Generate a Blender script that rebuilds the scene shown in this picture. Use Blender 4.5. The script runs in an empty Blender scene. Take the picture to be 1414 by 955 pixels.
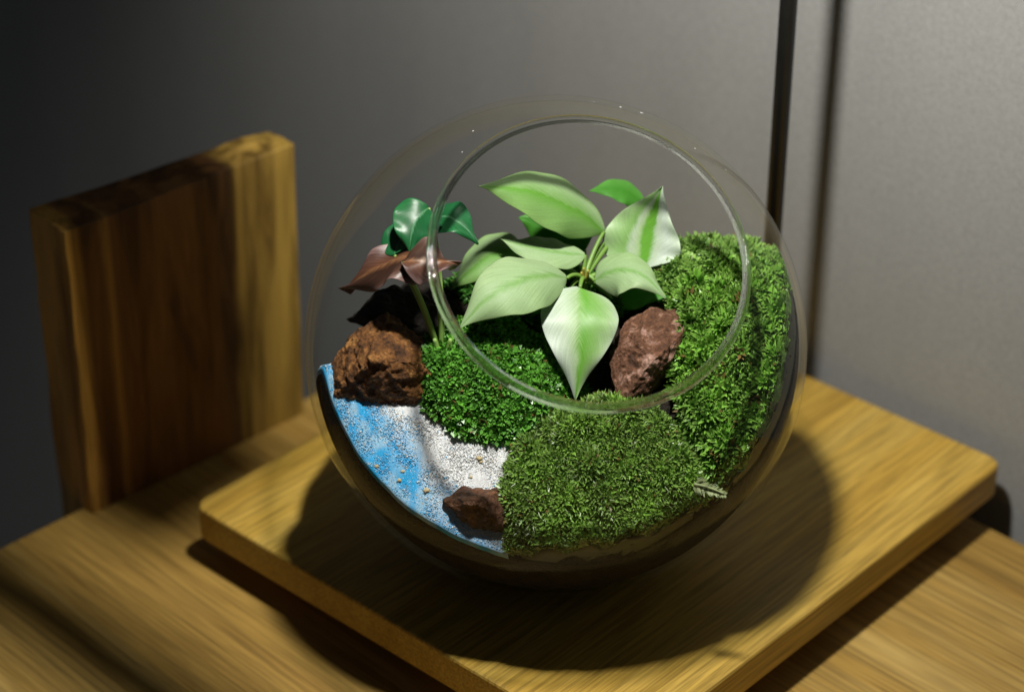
import bpy, bmesh, math, random
import numpy as np
from mathutils import Vector, Matrix, noise

random.seed(7)
rng = np.random.default_rng(7)
R = math.radians
scene = bpy.context.scene
col = scene.collection

# ------------------------------------------------------------------ camera
CAM = Vector((-0.0174, -0.772, 0.5842))
PITCH = R(31.12)
FPX = 3110.0                                   # focal length in photograph pixels (1414 wide)
cd = bpy.data.cameras.new('camera')
cd.sensor_width = 36.0
cd.lens = FPX / 1414 * 36.0
cd.clip_start = 0.02
cd.clip_end = 50
cd.dof.use_dof = True
cd.dof.focus_distance = 0.853
cd.dof.aperture_fstop = 5.6
cam = bpy.data.objects.new('camera', cd)
cam.location = CAM
cam.rotation_euler = (math.pi / 2 - PITCH, 0, 0)
col.objects.link(cam)
scene.camera = cam

# ------------------------------------------------------------------ world, light, exposure
world = bpy.data.worlds.new('World')
scene.world = world
world.use_nodes = True
wbg = world.node_tree.nodes['Background']
wbg.inputs[0].default_value = (0.92, 0.96, 1.0, 1)
wbg.inputs[1].default_value = 0.032

LAMP = Vector((-0.004, -0.108, 0.525))
ld = bpy.data.lights.new('lamp_light', 'SPOT')
ld.energy = 11.6
ld.color = (1.0, 0.965, 0.90)
ld.spot_size = R(135)
ld.spot_blend = 0.35
ld.shadow_soft_size = 0.015
lamp_light = bpy.data.objects.new('lamp_light', ld)
lamp_light.location = LAMP
col.objects.link(lamp_light)

scene.view_settings.view_transform = 'Standard'
scene.view_settings.look = 'None'
scene.view_settings.exposure = 0.0
scene.view_settings.gamma = 1.0
scene.view_settings.use_curve_mapping = False
scene.render.engine = 'CYCLES'
scene.cycles.transparent_max_bounces = 32
scene.cycles.max_bounces = 14
scene.cycles.glossy_bounces = 6
scene.cycles.transmission_bounces = 12
scene.cycles.caustics_refractive = False
scene.cycles.caustics_reflective = False
scene.cycles.sample_clamp_indirect = 4.0

# ------------------------------------------------------------------ frame of the place
ZT = 0.024                                     # top of the serving board above the table
CZ = ZT + 0.094                                # centre of the bowl
CEN = Vector((0, 0, CZ))
RO, RI = 0.1, 0.0978                           # outer and inner radius of the glass
RN = Vector((0.1467, -0.5641, 0.8126)).normalized()   # the way the opening faces
RH = R(36.77)                                  # half angle of the opening


def at(px, py, Y):
    """point in the bowl seen at a pixel of the photograph, on the upright plane y = Y"""
    x = (px - 707) / FPX
    y = -(py - 477.5) / FPX
    s, c = math.sin(PITCH), math.cos(PITCH)
    d = Vector((x, c + y * s, -s + y * c))
    t = (Y - CAM.y) / d.y
    return CAM + d * t


# ------------------------------------------------------------------ helpers
def tag(o, label=None, cat=None, group=None, kind=None):
    if label: o['label'] = label
    if cat: o['category'] = cat
    if group: o['group'] = group
    if kind: o['kind'] = kind
    return o


def empty(name, loc=(0, 0, 0)):
    o = bpy.data.objects.new(name, None)
    o.location = loc
    o.empty_display_size = 0.01
    col.objects.link(o)
    return o


def link(name, me, mat=None, parent=None, smooth=True):
    o = bpy.data.objects.new(name, me)
    col.objects.link(o)
    if mat: me.materials.append(mat)
    if smooth and len(me.polygons):
        me.polygons.foreach_set('use_smooth', [True] * len(me.polygons))
    if parent:
        o.parent = parent
        o.matrix_parent_inverse = Matrix.Translation(-Vector(parent.location)) if parent.type == 'EMPTY' else parent.matrix_world.inverted()
    return o


def mesh_np(name, V, F, cols=None, uv=None):
    """vertices (n,3), faces (m,k) -> mesh"""
    me = bpy.data.meshes.new(name)
    V = np.asarray(V, dtype=np.float32)
    F = np.asarray(F, dtype=np.int32)
    k = F.shape[1]
    me.vertices.add(len(V))
    me.vertices.foreach_set('co', V.ravel())
    me.loops.add(F.size)
    me.loops.foreach_set('vertex_index', F.ravel())
    me.polygons.add(len(F))
    me.polygons.foreach_set('loop_start', np.arange(len(F), dtype=np.int32) * k)
    me.update(calc_edges=True)
    if cols is not None:
        a = me.color_attributes.new('Col', 'FLOAT_COLOR', 'POINT')
        c4 = np.ones((len(V), 4), dtype=np.float32)
        c4[:, :3] = cols
        a.data.foreach_set('color', c4.ravel())
    if uv is not None:
        l = me.uv_layers.new(name='UVMap')
        l.data.foreach_set('uv', np.asarray(uv, dtype=np.float32)[F.ravel()].ravel())
    me.validate()
    return me


def bm_mesh(name, bm):
    me = bpy.data.meshes.new(name)
    bmesh.ops.recalc_face_normals(bm, faces=bm.faces)
    bm.to_mesh(me)
    bm.free()
    return me


def tube_mesh(name, pts, rad, n=8):
    """tube through points, radius number or list, closed ends"""
    pts = [Vector(p) for p in pts]
    if not isinstance(rad, (list, tuple)): rad = [rad] * len(pts)
    bm = bmesh.new()
    rings = []
    up = Vector((0.31, 0.2, 0.93))
    for i, p in enumerate(pts):
        t = (pts[min(i + 1, len(pts) - 1)] - pts[max(i - 1, 0)]).normalized()
        a = t.cross(up)
        if a.length < 1e-3: a = t.cross(Vector((1, 0, 0)))
        a.normalize()
        b = t.cross(a)
        rings.append([bm.verts.new(p + (a * math.cos(2 * math.pi * k / n) + b * math.sin(2 * math.pi * k / n)) * rad[i]) for k in range(n)])
    for i in range(len(rings) - 1):
        for k in range(n):
            bm.faces.new((rings[i][k], rings[i][(k + 1) % n], rings[i + 1][(k + 1) % n], rings[i + 1][k]))
    bm.faces.new(rings[0])
    bm.faces.new(rings[-1])
    return bm_mesh(name, bm)


def bez(a, c, b, n):
    return [a * (1 - t) ** 2 + c * 2 * t * (1 - t) + b * t * t for t in [i / n for i in range(n + 1)]]


def fbm(p, s, o=4):
    return noise.fractal(Vector(p) * s, 1.0, 2.0, o)


# ------------------------------------------------------------------ materials
class NT:
    def __init__(self, name):
        self.m = bpy.data.materials.new(name)
        self.m.use_nodes = True
        self.n = self.m.node_tree.nodes
        self.l = self.m.node_tree.links
        self.bsdf = self.n['Principled BSDF']
        self.out = self.n['Material Output']

    def new(self, t, **kw):
        nd = self.n.new(t)
        for k, v in kw.items():
            if k in nd.inputs.keys() and not hasattr(nd, k): nd.inputs[k].default_value = v
            else: setattr(nd, k, v)
        return nd

    def link(self, a, b): self.l.new(a, b)

    def ramp(self, fac, stops):
        r = self.n.new('ShaderNodeValToRGB')
        e = r.color_ramp.elements
        while len(e) < len(stops): e.new(0.5)
        for i, (p, c) in enumerate(stops):
            e[i].position = p
            e[i].color = (*c, 1)
        self.link(fac, r.inputs[0])
        return r.outputs[0]

    def noise(self, vec, scale, detail=4, rough=0.55, dist=0.0):
        n = self.n.new('ShaderNodeTexNoise')
        n.inputs['Scale'].default_value = scale
        n.inputs['Detail'].default_value = detail
        n.inputs['Roughness'].default_value = rough
        n.inputs['Distortion'].default_value = dist
        if vec is not None: self.link(vec, n.inputs['Vector'])
        return n.outputs['Fac']

    def coord(self, which='Object', scale=(1, 1, 1), loc=(0, 0, 0), rot=(0, 0, 0)):
        tc = self.n.new('ShaderNodeTexCoord')
        mp = self.n.new('ShaderNodeMapping')
        mp.inputs['Scale'].default_value = scale
        mp.inputs['Location'].default_value = loc
        mp.inputs['Rotation'].default_value = rot
        self.link(tc.outputs[which], mp.inputs[0])
        return mp.outputs[0]

    def mix(self, fac, a, b, mode='MIX'):
        m = self.n.new('ShaderNodeMix')
        m.data_type = 'RGBA'
        m.blend_type = mode
        for i, v in ((0, fac), (6, a), (7, b)):
            if hasattr(v, 'is_linked'): self.link(v, m.inputs[i])
            elif i == 0: m.inputs[0].default_value = v
            else: m.inputs[i].default_value = (*v, 1)
        return m.outputs[2]

    def math(self, op, a, b=0.0):
        m = self.n.new('ShaderNodeMath')
        m.operation = op
        for i, v in ((0, a), (1, b)):
            if hasattr(v, 'is_linked'): self.link(v, m.inputs[i])
            else: m.inputs[i].default_value = v
        return m.outputs[0]

    def bump(self, h, strength=0.3, dist=0.001):
        b = self.n.new('ShaderNodeBump')
        b.inputs['Strength'].default_value = strength
        b.inputs['Distance'].default_value = dist
        self.link(h, b.inputs['Height'])
        self.link(b.outputs[0], self.bsdf.inputs['Normal'])

    def base(self, c, rough=0.5, spec=0.5):
        if hasattr(c, 'is_linked'): self.link(c, self.bsdf.inputs['Base Color'])
        else: self.bsdf.inputs['Base Color'].default_value = (*c, 1)
        if hasattr(rough, 'is_linked'): self.link(rough, self.bsdf.inputs['Roughness'])
        else: self.bsdf.inputs['Roughness'].default_value = rough
        self.bsdf.inputs['Specular IOR Level'].default_value = spec
        return self.m


def wood(name, dark, mid, light, grain='X', k=1.0, rough=0.45, fibre=0.25, loc=(0, 0, 0)):
    t = NT(name)
    g = (lambda a, b: (a, b, b) if grain == 'X' else ((b, a, b) if grain == 'Y' else (b, b, a)))
    big = t.noise(t.coord('Object', g(3.0 * k, 30 * k), loc), 1.0, 4, 0.5, 0.9)
    mid_n = t.noise(t.coord('Object', g(7.0 * k, 120 * k), loc), 1.0, 4, 0.6, 0.4)
    pores = t.noise(t.coord('Object', g(22 * k, 700 * k), loc), 1.0, 3, 0.65, 0.2)
    patch = t.noise(t.coord('Object', g(9, 16), loc), 1.0, 3, 0.5, 0.6)
    f = t.math('ADD', t.math('MULTIPLY', big, 0.6), t.math('MULTIPLY', mid_n, 0.4))
    c = t.ramp(f, [(0.30, dark), (0.48, mid), (0.66, light)])
    c = t.mix(t.math('MULTIPLY', t.math('SUBTRACT', patch, 0.42), 1.6), c, tuple(x * 0.66 for x in mid))
    pr = t.ramp(pores, [(0.36, (1 - fibre,) * 3), (0.60, (1.05,) * 3)])
    c = t.mix(1.0, c, pr, 'MULTIPLY')
    t.bump(t.math('ADD', pores, mid_n), 0.22, 0.0004)
    rr = t.ramp(big, [(0.2, (rough + 0.12,) * 3), (0.8, (rough - 0.06,) * 3)])
    return t.base(c, rr, 0.35)


def m_wall():
    t = NT('grey_wall_paint')
    a = t.noise(t.coord('Object', (6, 6, 1.2)), 1.0, 4, 0.6)
    b = t.noise(t.coord('Object', (420, 420, 420)), 1.0, 3, 0.7)
    c = t.ramp(a, [(0.3, (0.29, 0.295, 0.285)), (0.7, (0.36, 0.36, 0.345))])
    c = t.mix(0.35, c, t.ramp(b, [(0.3, (0.25, 0.25, 0.25)), (0.7, (0.5, 0.5, 0.5))]), 'OVERLAY')
    t.bump(b, 0.25, 0.0006)
    return t.base(c, 0.8, 0.2)


def m_plain(name, c, rough=0.4, spec=0.5, metallic=0.0):
    t = NT(name)
    nz = t.noise(t.coord('Object', (60, 60, 60)), 1.0, 3)
    t.bsdf.inputs['Metallic'].default_value = metallic
    return t.base(t.ramp(nz, [(0.3, tuple(x * 0.8 for x in c)), (0.7, tuple(x * 1.15 for x in c))]), rough, spec)


def m_glass(name='clear_bowl_glass', refl=1.0):
    t = NT(name)
    t.n.remove(t.bsdf)
    geo = t.new('ShaderNodeNewGeometry')
    ior = t.new('ShaderNodeMix', data_type='FLOAT')
    t.link(geo.outputs['Backfacing'], ior.inputs[0])
    ior.inputs[2].default_value = 1.23
    ior.inputs[3].default_value = 1 / 1.23
    fr = t.new('ShaderNodeFresnel')
    t.link(ior.outputs[0], fr.inputs[0])
    lw = t.new('ShaderNodeLayerWeight')
    lw.inputs[0].default_value = 0.5
    tint = t.ramp(lw.outputs['Facing'], [(0.6, (0.99, 0.993, 0.99)), (0.955, (0.965, 0.975, 0.96)), (0.998, (0.42, 0.44, 0.40))])
    tr = t.new('ShaderNodeBsdfTransparent')
    t.link(tint, tr.inputs[0])
    gl = t.new('ShaderNodeBsdfGlossy')
    gl.inputs['Roughness'].default_value = 0.0
    gl.inputs['Color'].default_value = (0.95, 0.97, 0.95, 1)
    mx = t.new('ShaderNodeMixShader')
    t.link(t.math('MULTIPLY', fr.outputs[0], refl), mx.inputs[0])
    t.link(tr.outputs[0], mx.inputs[1])
    t.link(gl.outputs[0], mx.inputs[2])
    t.link(mx.outputs[0], t.out.inputs[0])
    return t.m


def m_rim():
    t = NT('thick_rim_glass')
    t.base((0.97, 0.99, 0.96), 0.0)
    t.bsdf.inputs['Transmission Weight'].default_value = 1.0
    t.bsdf.inputs['IOR'].default_value = 1.48
    tr = t.new('ShaderNodeBsdfTransparent')
    mx = t.new('ShaderNodeMixShader')
    mx.inputs[0].default_value = 0.4
    t.link(t.bsdf.outputs[0], mx.inputs[1])
    t.link(tr.outputs[0], mx.inputs[2])
    t.link(mx.outputs[0], t.out.inputs[0])
    return t.m


def add_translucent(t, colour, amount):
    tr = t.new('ShaderNodeBsdfTranslucent')
    if hasattr(colour, 'is_linked'): t.link(colour, tr.inputs[0])
    else: tr.inputs[0].default_value = (*colour, 1)
    mx = t.new('ShaderNodeMixShader')
    mx.inputs[0].default_value = amount
    t.link(t.bsdf.outputs[0], mx.inputs[1])
    t.link(tr.outputs[0], mx.inputs[2])
    t.link(mx.outputs[0], t.out.inputs[0])


def m_attr(name, rough=0.6, spec=0.4, trans=0.0, bump=0.0):
    t = NT(name)
    a = t.new('ShaderNodeAttribute')
    a.attribute_name = 'Col'
    nz = t.noise(t.coord('Object', (900, 900, 900)), 1.0, 2)
    c = t.mix(1.0, a.outputs['Color'], t.ramp(nz, [(0.3, (0.8,) * 3), (0.7, (1.12,) * 3)]), 'MULTIPLY')
    t.base(c, rough, spec)
    if bump: t.bump(nz, bump, 0.0003)
    if trans: add_translucent(t, c, trans)
    return t.m


def m_leaf(name, stops, rough=0.36, trans=0.22, seed=0.0, vein=0.17):
    """uv: x along the midrib, y across (0.5 is the midrib); stops colour the blade from edge to edge"""
    t = NT(name)
    uv = t.new('ShaderNodeUVMap')
    sep = t.new('ShaderNodeSeparateXYZ')
    t.link(uv.outputs[0], sep.inputs[0])
    along, across = sep.outputs[0], sep.outputs[1]
    ob = t.coord('Object', (1, 1, 1), (seed, seed * 2, 0))
    n1 = t.noise(ob, 130, 4, 0.6)
    # streaks that sweep from the midrib to the edge
    cmb = t.new('ShaderNodeCombineXYZ')
    sweep = t.math('SUBTRACT', along, t.math('MULTIPLY', t.math('ABSOLUTE', t.math('SUBTRACT', across, 0.5)), 1.0))
    t.link(t.math('MULTIPLY', sweep, 46.0), cmb.inputs[0])
    t.link(t.math('MULTIPLY', across, 3.0), cmb.inputs[1])
    cmb.inputs[2].default_value = seed * 10
    vn = t.noise(cmb.outputs[0], 1.0, 3, 0.6)
    d = t.math('ADD', across, t.math('MULTIPLY', t.math('SUBTRACT', n1, 0.5), 0.16))
    d = t.math('ADD', d, t.math('MULTIPLY', t.math('SUBTRACT', vn, 0.5), 0.10))
    c = t.ramp(d, stops)
    c = t.mix(1.0, c, t.ramp(vn, [(0.3, (1 - vein,) * 3), (0.7, (1 + vein * 0.4,) * 3)]), 'MULTIPLY')
    n2 = t.noise(ob, 1700, 2, 0.6)
    c = t.mix(1.0, c, t.ramp(n2, [(0.3, (0.94,) * 3), (0.7, (1.05,) * 3)]), 'MULTIPLY')
    t.base(c, t.math('ADD', t.math('MULTIPLY', n1, 0.2), rough), 0.36)
    t.bump(t.math('ADD', t.math('MULTIPLY', vn, 0.8), t.math('MULTIPLY', n2, 0.3)), 0.16, 0.0006)
    add_translucent(t, c, trans)
    return t.m


def m_rock(name, c1, c2, c3, k=1.0):
    t = NT(name)
    o = t.coord('Object', (1, 1, 1))
    a = t.noise(o, 110 * k, 6, 0.68, 0.6)
    b = t.noise(o, 520 * k, 5, 0.7)
    v = t.new('ShaderNodeTexVoronoi')
    v.inputs['Scale'].default_value = 420 * k
    t.link(o, v.inputs['Vector'])
    c = t.ramp(a, [(0.30, c1), (0.52, c2), (0.70, c3)])
    c = t.mix(1.0, c, t.ramp(b, [(0.32, (0.45,) * 3), (0.65, (1.2,) * 3)]), 'MULTIPLY')
    t.bump(t.math('ADD', b, t.math('MULTIPLY', v.outputs['Distance'], 0.6)), 0.9, 0.0016)
    return t.base(c, 0.72, 0.35)


def m_sand():
    """bed of coloured sand: blue along the glass, white by the moss, mixed where they meet"""
    t = NT('blue_and_white_sand')
    a = t.new('ShaderNodeAttribute')
    a.attribute_name = 'Col'
    nz = t.noise(t.coord('Object', (2600, 2600, 2600)), 1.0, 2, 0.7)
    c = t.mix(1.0, a.outputs['Color'], t.ramp(nz, [(0.3, (0.85,) * 3), (0.7, (1.1,) * 3)]), 'MULTIPLY')
    t.bump(nz, 0.5, 0.0004)
    return t.base(c, 0.75, 0.3)


MAT = {
    'wall': m_wall(),
    'board': wood('pale_board_wood', (0.38, 0.22, 0.032), (0.54, 0.335, 0.055), (0.62, 0.42, 0.095), 'Y', 1.0, 0.42, 0.42),
    'table': wood('tan_table_wood', (0.25, 0.135, 0.026), (0.40, 0.245, 0.055), (0.52, 0.36, 0.115), 'X', 0.7, 0.5, 0.38, (3, 1, 2)),
    'black': m_plain('black_lamp_metal', (0.012, 0.012, 0.012), 0.4, 0.5),
    'glass': m_glass('clear_bowl_glass', 0.6),
    'glass_in': m_glass('clear_inner_glass', 0.06),
    'rim': m_rim(),
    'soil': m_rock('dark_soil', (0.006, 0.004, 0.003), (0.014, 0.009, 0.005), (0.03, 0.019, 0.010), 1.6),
    'moss': m_attr('moss_green', 0.36, 0.55, 0.15),
    'grain': m_attr('sand_grain', 0.6, 0.4, 0.0),
    'sand': m_sand(),
    'rock_brown': m_rock('rust_brown_rock', (0.020, 0.009, 0.005), (0.19, 0.075, 0.018), (0.52, 0.25, 0.07), 1.3),
    'rock_red': m_rock('reddish_rock', (0.05, 0.022, 0.012), (0.17, 0.075, 0.038), (0.52, 0.32, 0.25), 1.3),
    'rock_dark': m_rock('brown_wet_rock', (0.02, 0.010, 0.006), (0.10, 0.042, 0.02), (0.24, 0.11, 0.05)),
    'speck': m_plain('white_dust', (0.4, 0.4, 0.38), 0.8),
}


def m_block():
    t = NT('walnut_block_wood')
    lc = t.coord('Object', (1, 1, 1))
    sep = t.new('ShaderNodeSeparateXYZ')
    t.link(lc, sep.inputs[0])
    wob = t.noise(t.coord('Object', (30, 30, 9)), 1.0, 4, 0.55, 0.8)
    u = t.math('ADD', t.math('MULTIPLY', sep.outputs[0], 8.4), t.math('MULTIPLY', t.math('SUBTRACT', wob, 0.5), 0.10))
    heart = t.ramp(u, [(0.050, (0.55, 0.30, 0.06)), (0.070, (0.22, 0.10, 0.026)), (0.13, (0.19, 0.088, 0.024)), (0.16, (0.40, 0.21, 0.055)),
                       (0.19, (0.20, 0.09, 0.025)), (0.60, (0.26, 0.12, 0.032)), (0.70, (0.10, 0.045, 0.014)), (0.735, (0.24, 0.145, 0.028)), (1.0, (0.30, 0.19, 0.036))])
    st = t.noise(t.coord('Object', (75, 75, 7)), 1.0, 5, 0.6, 1.0)
    fi = t.noise(t.coord('Object', (520, 520, 22)), 1.0, 3, 0.6)
    c = t.mix(1.0, heart, t.ramp(st, [(0.36, (0.38, 0.35, 0.33)), (0.58, (1.15, 1.15, 1.15))]), 'MULTIPLY')
    c = t.mix(1.0, c, t.ramp(fi, [(0.3, (0.8,) * 3), (0.7, (1.1,) * 3)]), 'MULTIPLY')
    t.bump(t.math('ADD', fi, st), 0.3, 0.0008)
    return t.base(c, 0.55, 0.35)


MAT['block'] = m_block()

# ------------------------------------------------------------------ the setting: wall
WS = 0.272                                     # the wall stands on x + y = WS
wd = Vector((1, -1, 0)).normalized()
wn = Vector((-1, -1, 0)).normalized()
w0 = Vector((WS / 2, WS / 2, 0))
bm = bmesh.new()
nx, nz_ = 60, 30
grid = [[bm.verts.new(w0 + wd * (-2.2 + 3.2 * i / nx) + Vector((0, 0, -0.9 + 2.1 * j / nz_))) for j in range(nz_ + 1)] for i in range(nx + 1)]
for i in range(nx):
    for j in range(nz_):
        bm.faces.new((grid[i][j], grid[i + 1][j], grid[i + 1][j + 1], grid[i][j + 1]))
me = bm_mesh('wall', bm)
wall = link('wall', me, MAT['wall'])
so = wall.modifiers.new('thickness', 'SOLIDIFY')
so.thickness = 0.08
so.offset = 1.0 if me.polygons[0].normal.dot(wn) < 0 else -1.0
wall['kind'] = 'structure'

# ------------------------------------------------------------------ table
YAW = R(-42.4)
ta = R(-45.5)
tA = Vector((math.cos(ta), math.sin(ta), 0))
tB = Vector((-math.sin(ta), math.cos(ta), 0))
corner = Vector((-0.012, 0.263, 0))


def slab(name, w, d, z0, z1, rad, bev, mat, parent=None, seg=6, cx=0.0, cy=0.0):
    """rounded-corner slab in local coordinates, centred"""
    bm = bmesh.new()
    pts = []
    for sx, sy, a0 in ((1, 1, 0), (-1, 1, 90), (-1, -1, 180), (1, -1, 270)):
        for k in range(seg + 1):
            a = R(a0 + 90 * k / seg)
            pts.append((cx + sx * (w / 2 - rad) + rad * math.cos(a), cy + sy * (d / 2 - rad) + rad * math.sin(a)))
    prof = [(0, z0 + bev), (-bev * 0.3, z0 + bev * 0.3), (-bev, z0)] if bev else [(0, z0)]
    prof = list(reversed(prof)) + ([(0, z1 - bev), (-bev * 0.3, z1 - bev * 0.3), (-bev, z1)] if bev else [(0, z1)])
    rings = []
    for off, z in prof:
        ring = []
        for x, y in pts:
            vx = x - cx
            vy = y - cy
            ring.append(bm.verts.new((cx + vx * (1 + 2 * off / w), cy + vy * (1 + 2 * off / d), z)))
        rings.append(ring)
    n = len(pts)
    for i in range(len(rings) - 1):
        for k in range(n):
            bm.faces.new((rings[i][k], rings[i][(k + 1) % n], rings[i + 1][(k + 1) % n], rings[i + 1][k]))
    bm.faces.new(rings[0])
    bm.faces.new(rings[-1])
    me = bm_mesh(name, bm)
    o = link(name, me, mat, None, smooth=False)
    return o


TS = 0.43
tc = corner + tA * (TS / 2) - tB * (TS / 2)
table = empty('wooden_table', (tc.x, tc.y, -0.034))
TZ = -0.007
tag(table, 'tan wooden table under the square board, in front of the grey wall', 'table')
top = slab('tabletop', TS, TS, -0.034, 0.0, 0.004, 0.0015, MAT['table'])
top.location = (tc.x, tc.y, TZ)
top.rotation_euler.z = ta
bpy.context.view_layer.update()


def adopt(o, p):
    bpy.context.view_layer.update()
    o.parent = p
    o.matrix_parent_inverse = p.matrix_world.inverted()


adopt(top, table)
for sx in (-1, 1):
    for sy in (-1, 1):
        p = tc + tA * (sx * (TS / 2 - 0.05)) + tB * (sy * (TS / 2 - 0.05))
        lg = link('leg', tube_mesh('leg', [(p.x, p.y, -0.0415), (p.x, p.y, -0.30), (p.x, p.y, -0.72)], [0.022, 0.019, 0.014], 16), MAT['table'])
        adopt(lg, table)

# ------------------------------------------------------------------ serving board
board = slab('wooden_board', 0.2413, 0.2646, ZT - 0.0165, ZT, 0.007, 0.0013, MAT['board'])
board.location = (0.0228, 0.0408, 0)
board.rotation_euler.z = YAW
tag(board, 'square pale wooden board with rounded corners under the glass bowl', 'board')
bm_ = slab('foot', 0.18, 0.022, -0.0066, ZT - 0.0168, 0.003, 0.0, MAT['board'], cy=-0.07)
for o, dy in ((bm_, 0.0), (None, 0.14)):
    if o is None:
        o = bpy.data.objects.new('foot', bm_.data)
        col.objects.link(o)
    o.location = Vector((0.0228, 0.0408, 0)) + Vector((-math.sin(YAW), math.cos(YAW), 0)) * dy
    o.rotation_euler.z = YAW
    adopt(o, board)

# ------------------------------------------------------------------ upright wooden block at the table's edge
bU = Vector((0.0862, 0.0815, 0)).normalized()
bW = Vector((0.0068, 0.0011, 0.139)).normalized()
bV = bW.cross(bU).normalized()
bW = bU.cross(bV).normalized()
BL, BT, BH0, BH1 = 0.1225, 0.027, -0.04, 0.139
bm = bmesh.new()
bmesh.ops.create_cube(bm, size=1.0)
bmesh.ops.subdivide_edges(bm, edges=bm.edges[:], cuts=15, use_grid_fill=True)
for v in bm.verts:
    u = v.co.x + 0.5
    w = v.co.y + 0.5
    h = v.co.z + 0.5
    # soften corners
    x, y, z = u * BL, w * BT * (1 - 0.3 * u), BH0 + h * (BH1 - BH0)
    y += 0.0005 * fbm((x, w, z), 26) * (1 if w > 0.5 else 0.5)
    if u < 0.02: x += 0.0012 * fbm((9, y * 3, z), 40)
    if h > 0.5:
        zz = 0.0006 * fbm((x, w * 0.3, 4), 22) * h
        if w > 0.5: zz += 0.0014 * math.exp(-((u - 0.86) / 0.08) ** 2) - 0.002 * u * (w - 0.5)
        z += zz * (h - 0.5) * 2
    v.co = (x, y, z)
me = bm_mesh('wooden_block', bm)
block = link('wooden_block', me, MAT['block'])
bv = block.modifiers.new('edge', 'BEVEL')
bv.width = 0.0009
bv.segments = 3
bv.limit_method = 'ANGLE'
bv.angle_limit = R(50)
b0 = Vector((-0.2068, 0.0602, 0))
mw = Matrix.Identity(4)
for i, a in enumerate((bU, bV, bW)):
    mw[0][i], mw[1][i], mw[2][i] = a
mw.translation = b0
block.matrix_world = mw
tag(block, 'dark brown upright wooden block with pale ends at the table edge', 'block')

# ------------------------------------------------------------------ lamp on the black rod (its head hangs out of the picture)
RX, RY = 0.0958, 0.0896
lamp = empty('terrarium_lamp', (RX, RY, ZT))
tag(lamp, 'thin black lamp rod standing upright behind the glass bowl', 'lamp')
link('pole', tube_mesh('pole', [(RX, RY, ZT + 0.0035), (RX, RY, 0.3), (RX, RY, 0.72)], 0.0037, 16), MAT['black'], lamp)
link('base_plate', tube_mesh('base_plate', [(RX, RY, ZT + 0.0004), (RX, RY, ZT + 0.0036)], 0.014, 24), MAT['black'], lamp)
link('arm', tube_mesh('arm', [(RX, RY, 0.715), (RX * 0.6, RY * 0.3, 0.735), (RX * 0.2, -0.07, 0.735), (LAMP.x, LAMP.y, 0.70), (LAMP.x, LAMP.y, LAMP.z + 0.078)], 0.004, 12), MAT['black'], lamp)
# open bell shade
bm = bmesh.new()
prof = [(0.012, 0.70), (0.03, 0.695), (0.05, 0.675), (0.058, 0.645), (0.06, 0.63), (0.058, 0.63), (0.055, 0.645), (0.047, 0.672), (0.028, 0.69), (0.012, 0.694)]
rings = [[bm.verts.new((LAMP.x + r * math.cos(2 * math.pi * k / 40), LAMP.y + r * math.sin(2 * math.pi * k / 40), z - 0.62 + LAMP.z)) for k in range(40)] for r, z in prof]
for i in range(len(rings) - 1):
    for k in range(40):
        bm.faces.new((rings[i][k], rings[i][(k + 1) % 40], rings[i + 1][(k + 1) % 40], rings[i + 1][k]))
bm.faces.new(rings[0])
bm.faces.new(rings[-1])
link('shade', bm_mesh('shade', bm), MAT['black'], lamp)
adopt(lamp_light, lamp)


def flap(S, z=0.325):
    """unseen black flap added below the shade to block light; S is its shadow on the table"""
    t = (LAMP.z - z) / LAMP.z
    bm = bmesh.new()
    lo = [bm.verts.new((LAMP.x + t * (x - LAMP.x), LAMP.y + t * (y - LAMP.y), z)) for x, y in S]
    hi = [bm.verts.new(v.co + Vector((0, 0, 0.0015))) for v in lo]
    bm.faces.new(lo)
    bm.faces.new(hi)
    n = len(lo)
    for k in range(n):
        bm.faces.new((lo[k], lo[(k + 1) % n], hi[(k + 1) % n], hi[k]))
    c = sum((v.co for v in hi), Vector()) / n
    o = link('shadow_flap', bm_mesh('shadow_flap', bm), MAT['black'], lamp, smooth=False)
    return c


c1 = flap([(-0.170, 0.024), (-0.112, 0.092), (-0.29, 0.337), (-0.46, 0.235)])  # added to shade the block and the table strip beside it
c2 = flap([(-0.258, 0.063), (-0.290, 0.030), (-0.122, -0.133), (-0.090, -0.101)], 0.318)  # added to cast the narrow dark stripe across the table
c3 = flap([(-0.215, 0.255), (-0.20, 0.40), (-0.30, 1.10), (-1.1, 1.10), (-0.52, 0.290), (-0.31, 0.36)], 0.46)  # added to dim the left part of the wall
for c in (c1, c2, c3):
    d = Vector((c.x - LAMP.x, c.y - LAMP.y, 0)).normalized()
    link('flap_rod', tube_mesh('flap_rod', [LAMP + d * 0.0605 + Vector((0, 0, 0.016)), c + d * 0.02 + Vector((0, 0, 0.04)), c + d * 0.02], 0.0012, 8), MAT['black'], lamp)  # made-up rod that holds the added flap

# ------------------------------------------------------------------ glass bowl
bowl = empty('glass_bowl', (0, 0, ZT))
tag(bowl, 'round clear glass bowl terrarium with a slanted circular opening', 'terrarium')
e1 = RN.cross(Vector((0, 0, 1))).normalized()
e2 = RN.cross(e1).normalized()


def shell(r, zmin, th0, n_th, n_ph, flip):
    V = []
    for i in range(n_th + 1):
        th = th0 + (math.pi - th0) * i / n_th
        for k in range(n_ph):
            ph = 2 * math.pi * k / n_ph
            p = (RN * math.cos(th) + (e1 * math.cos(ph) + e2 * math.sin(ph)) * math.sin(th)) * r
            if p.z < zmin: p.z = zmin
            V.append(p + CEN)
    F = []
    for i in range(n_th):
        for k in range(n_ph):
            a, b = i * n_ph + k, i * n_ph + (k + 1) % n_ph
            F.append((a, b, b + n_ph, a + n_ph) if flip else (a, a + n_ph, b + n_ph, b))
    return V, F


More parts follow.
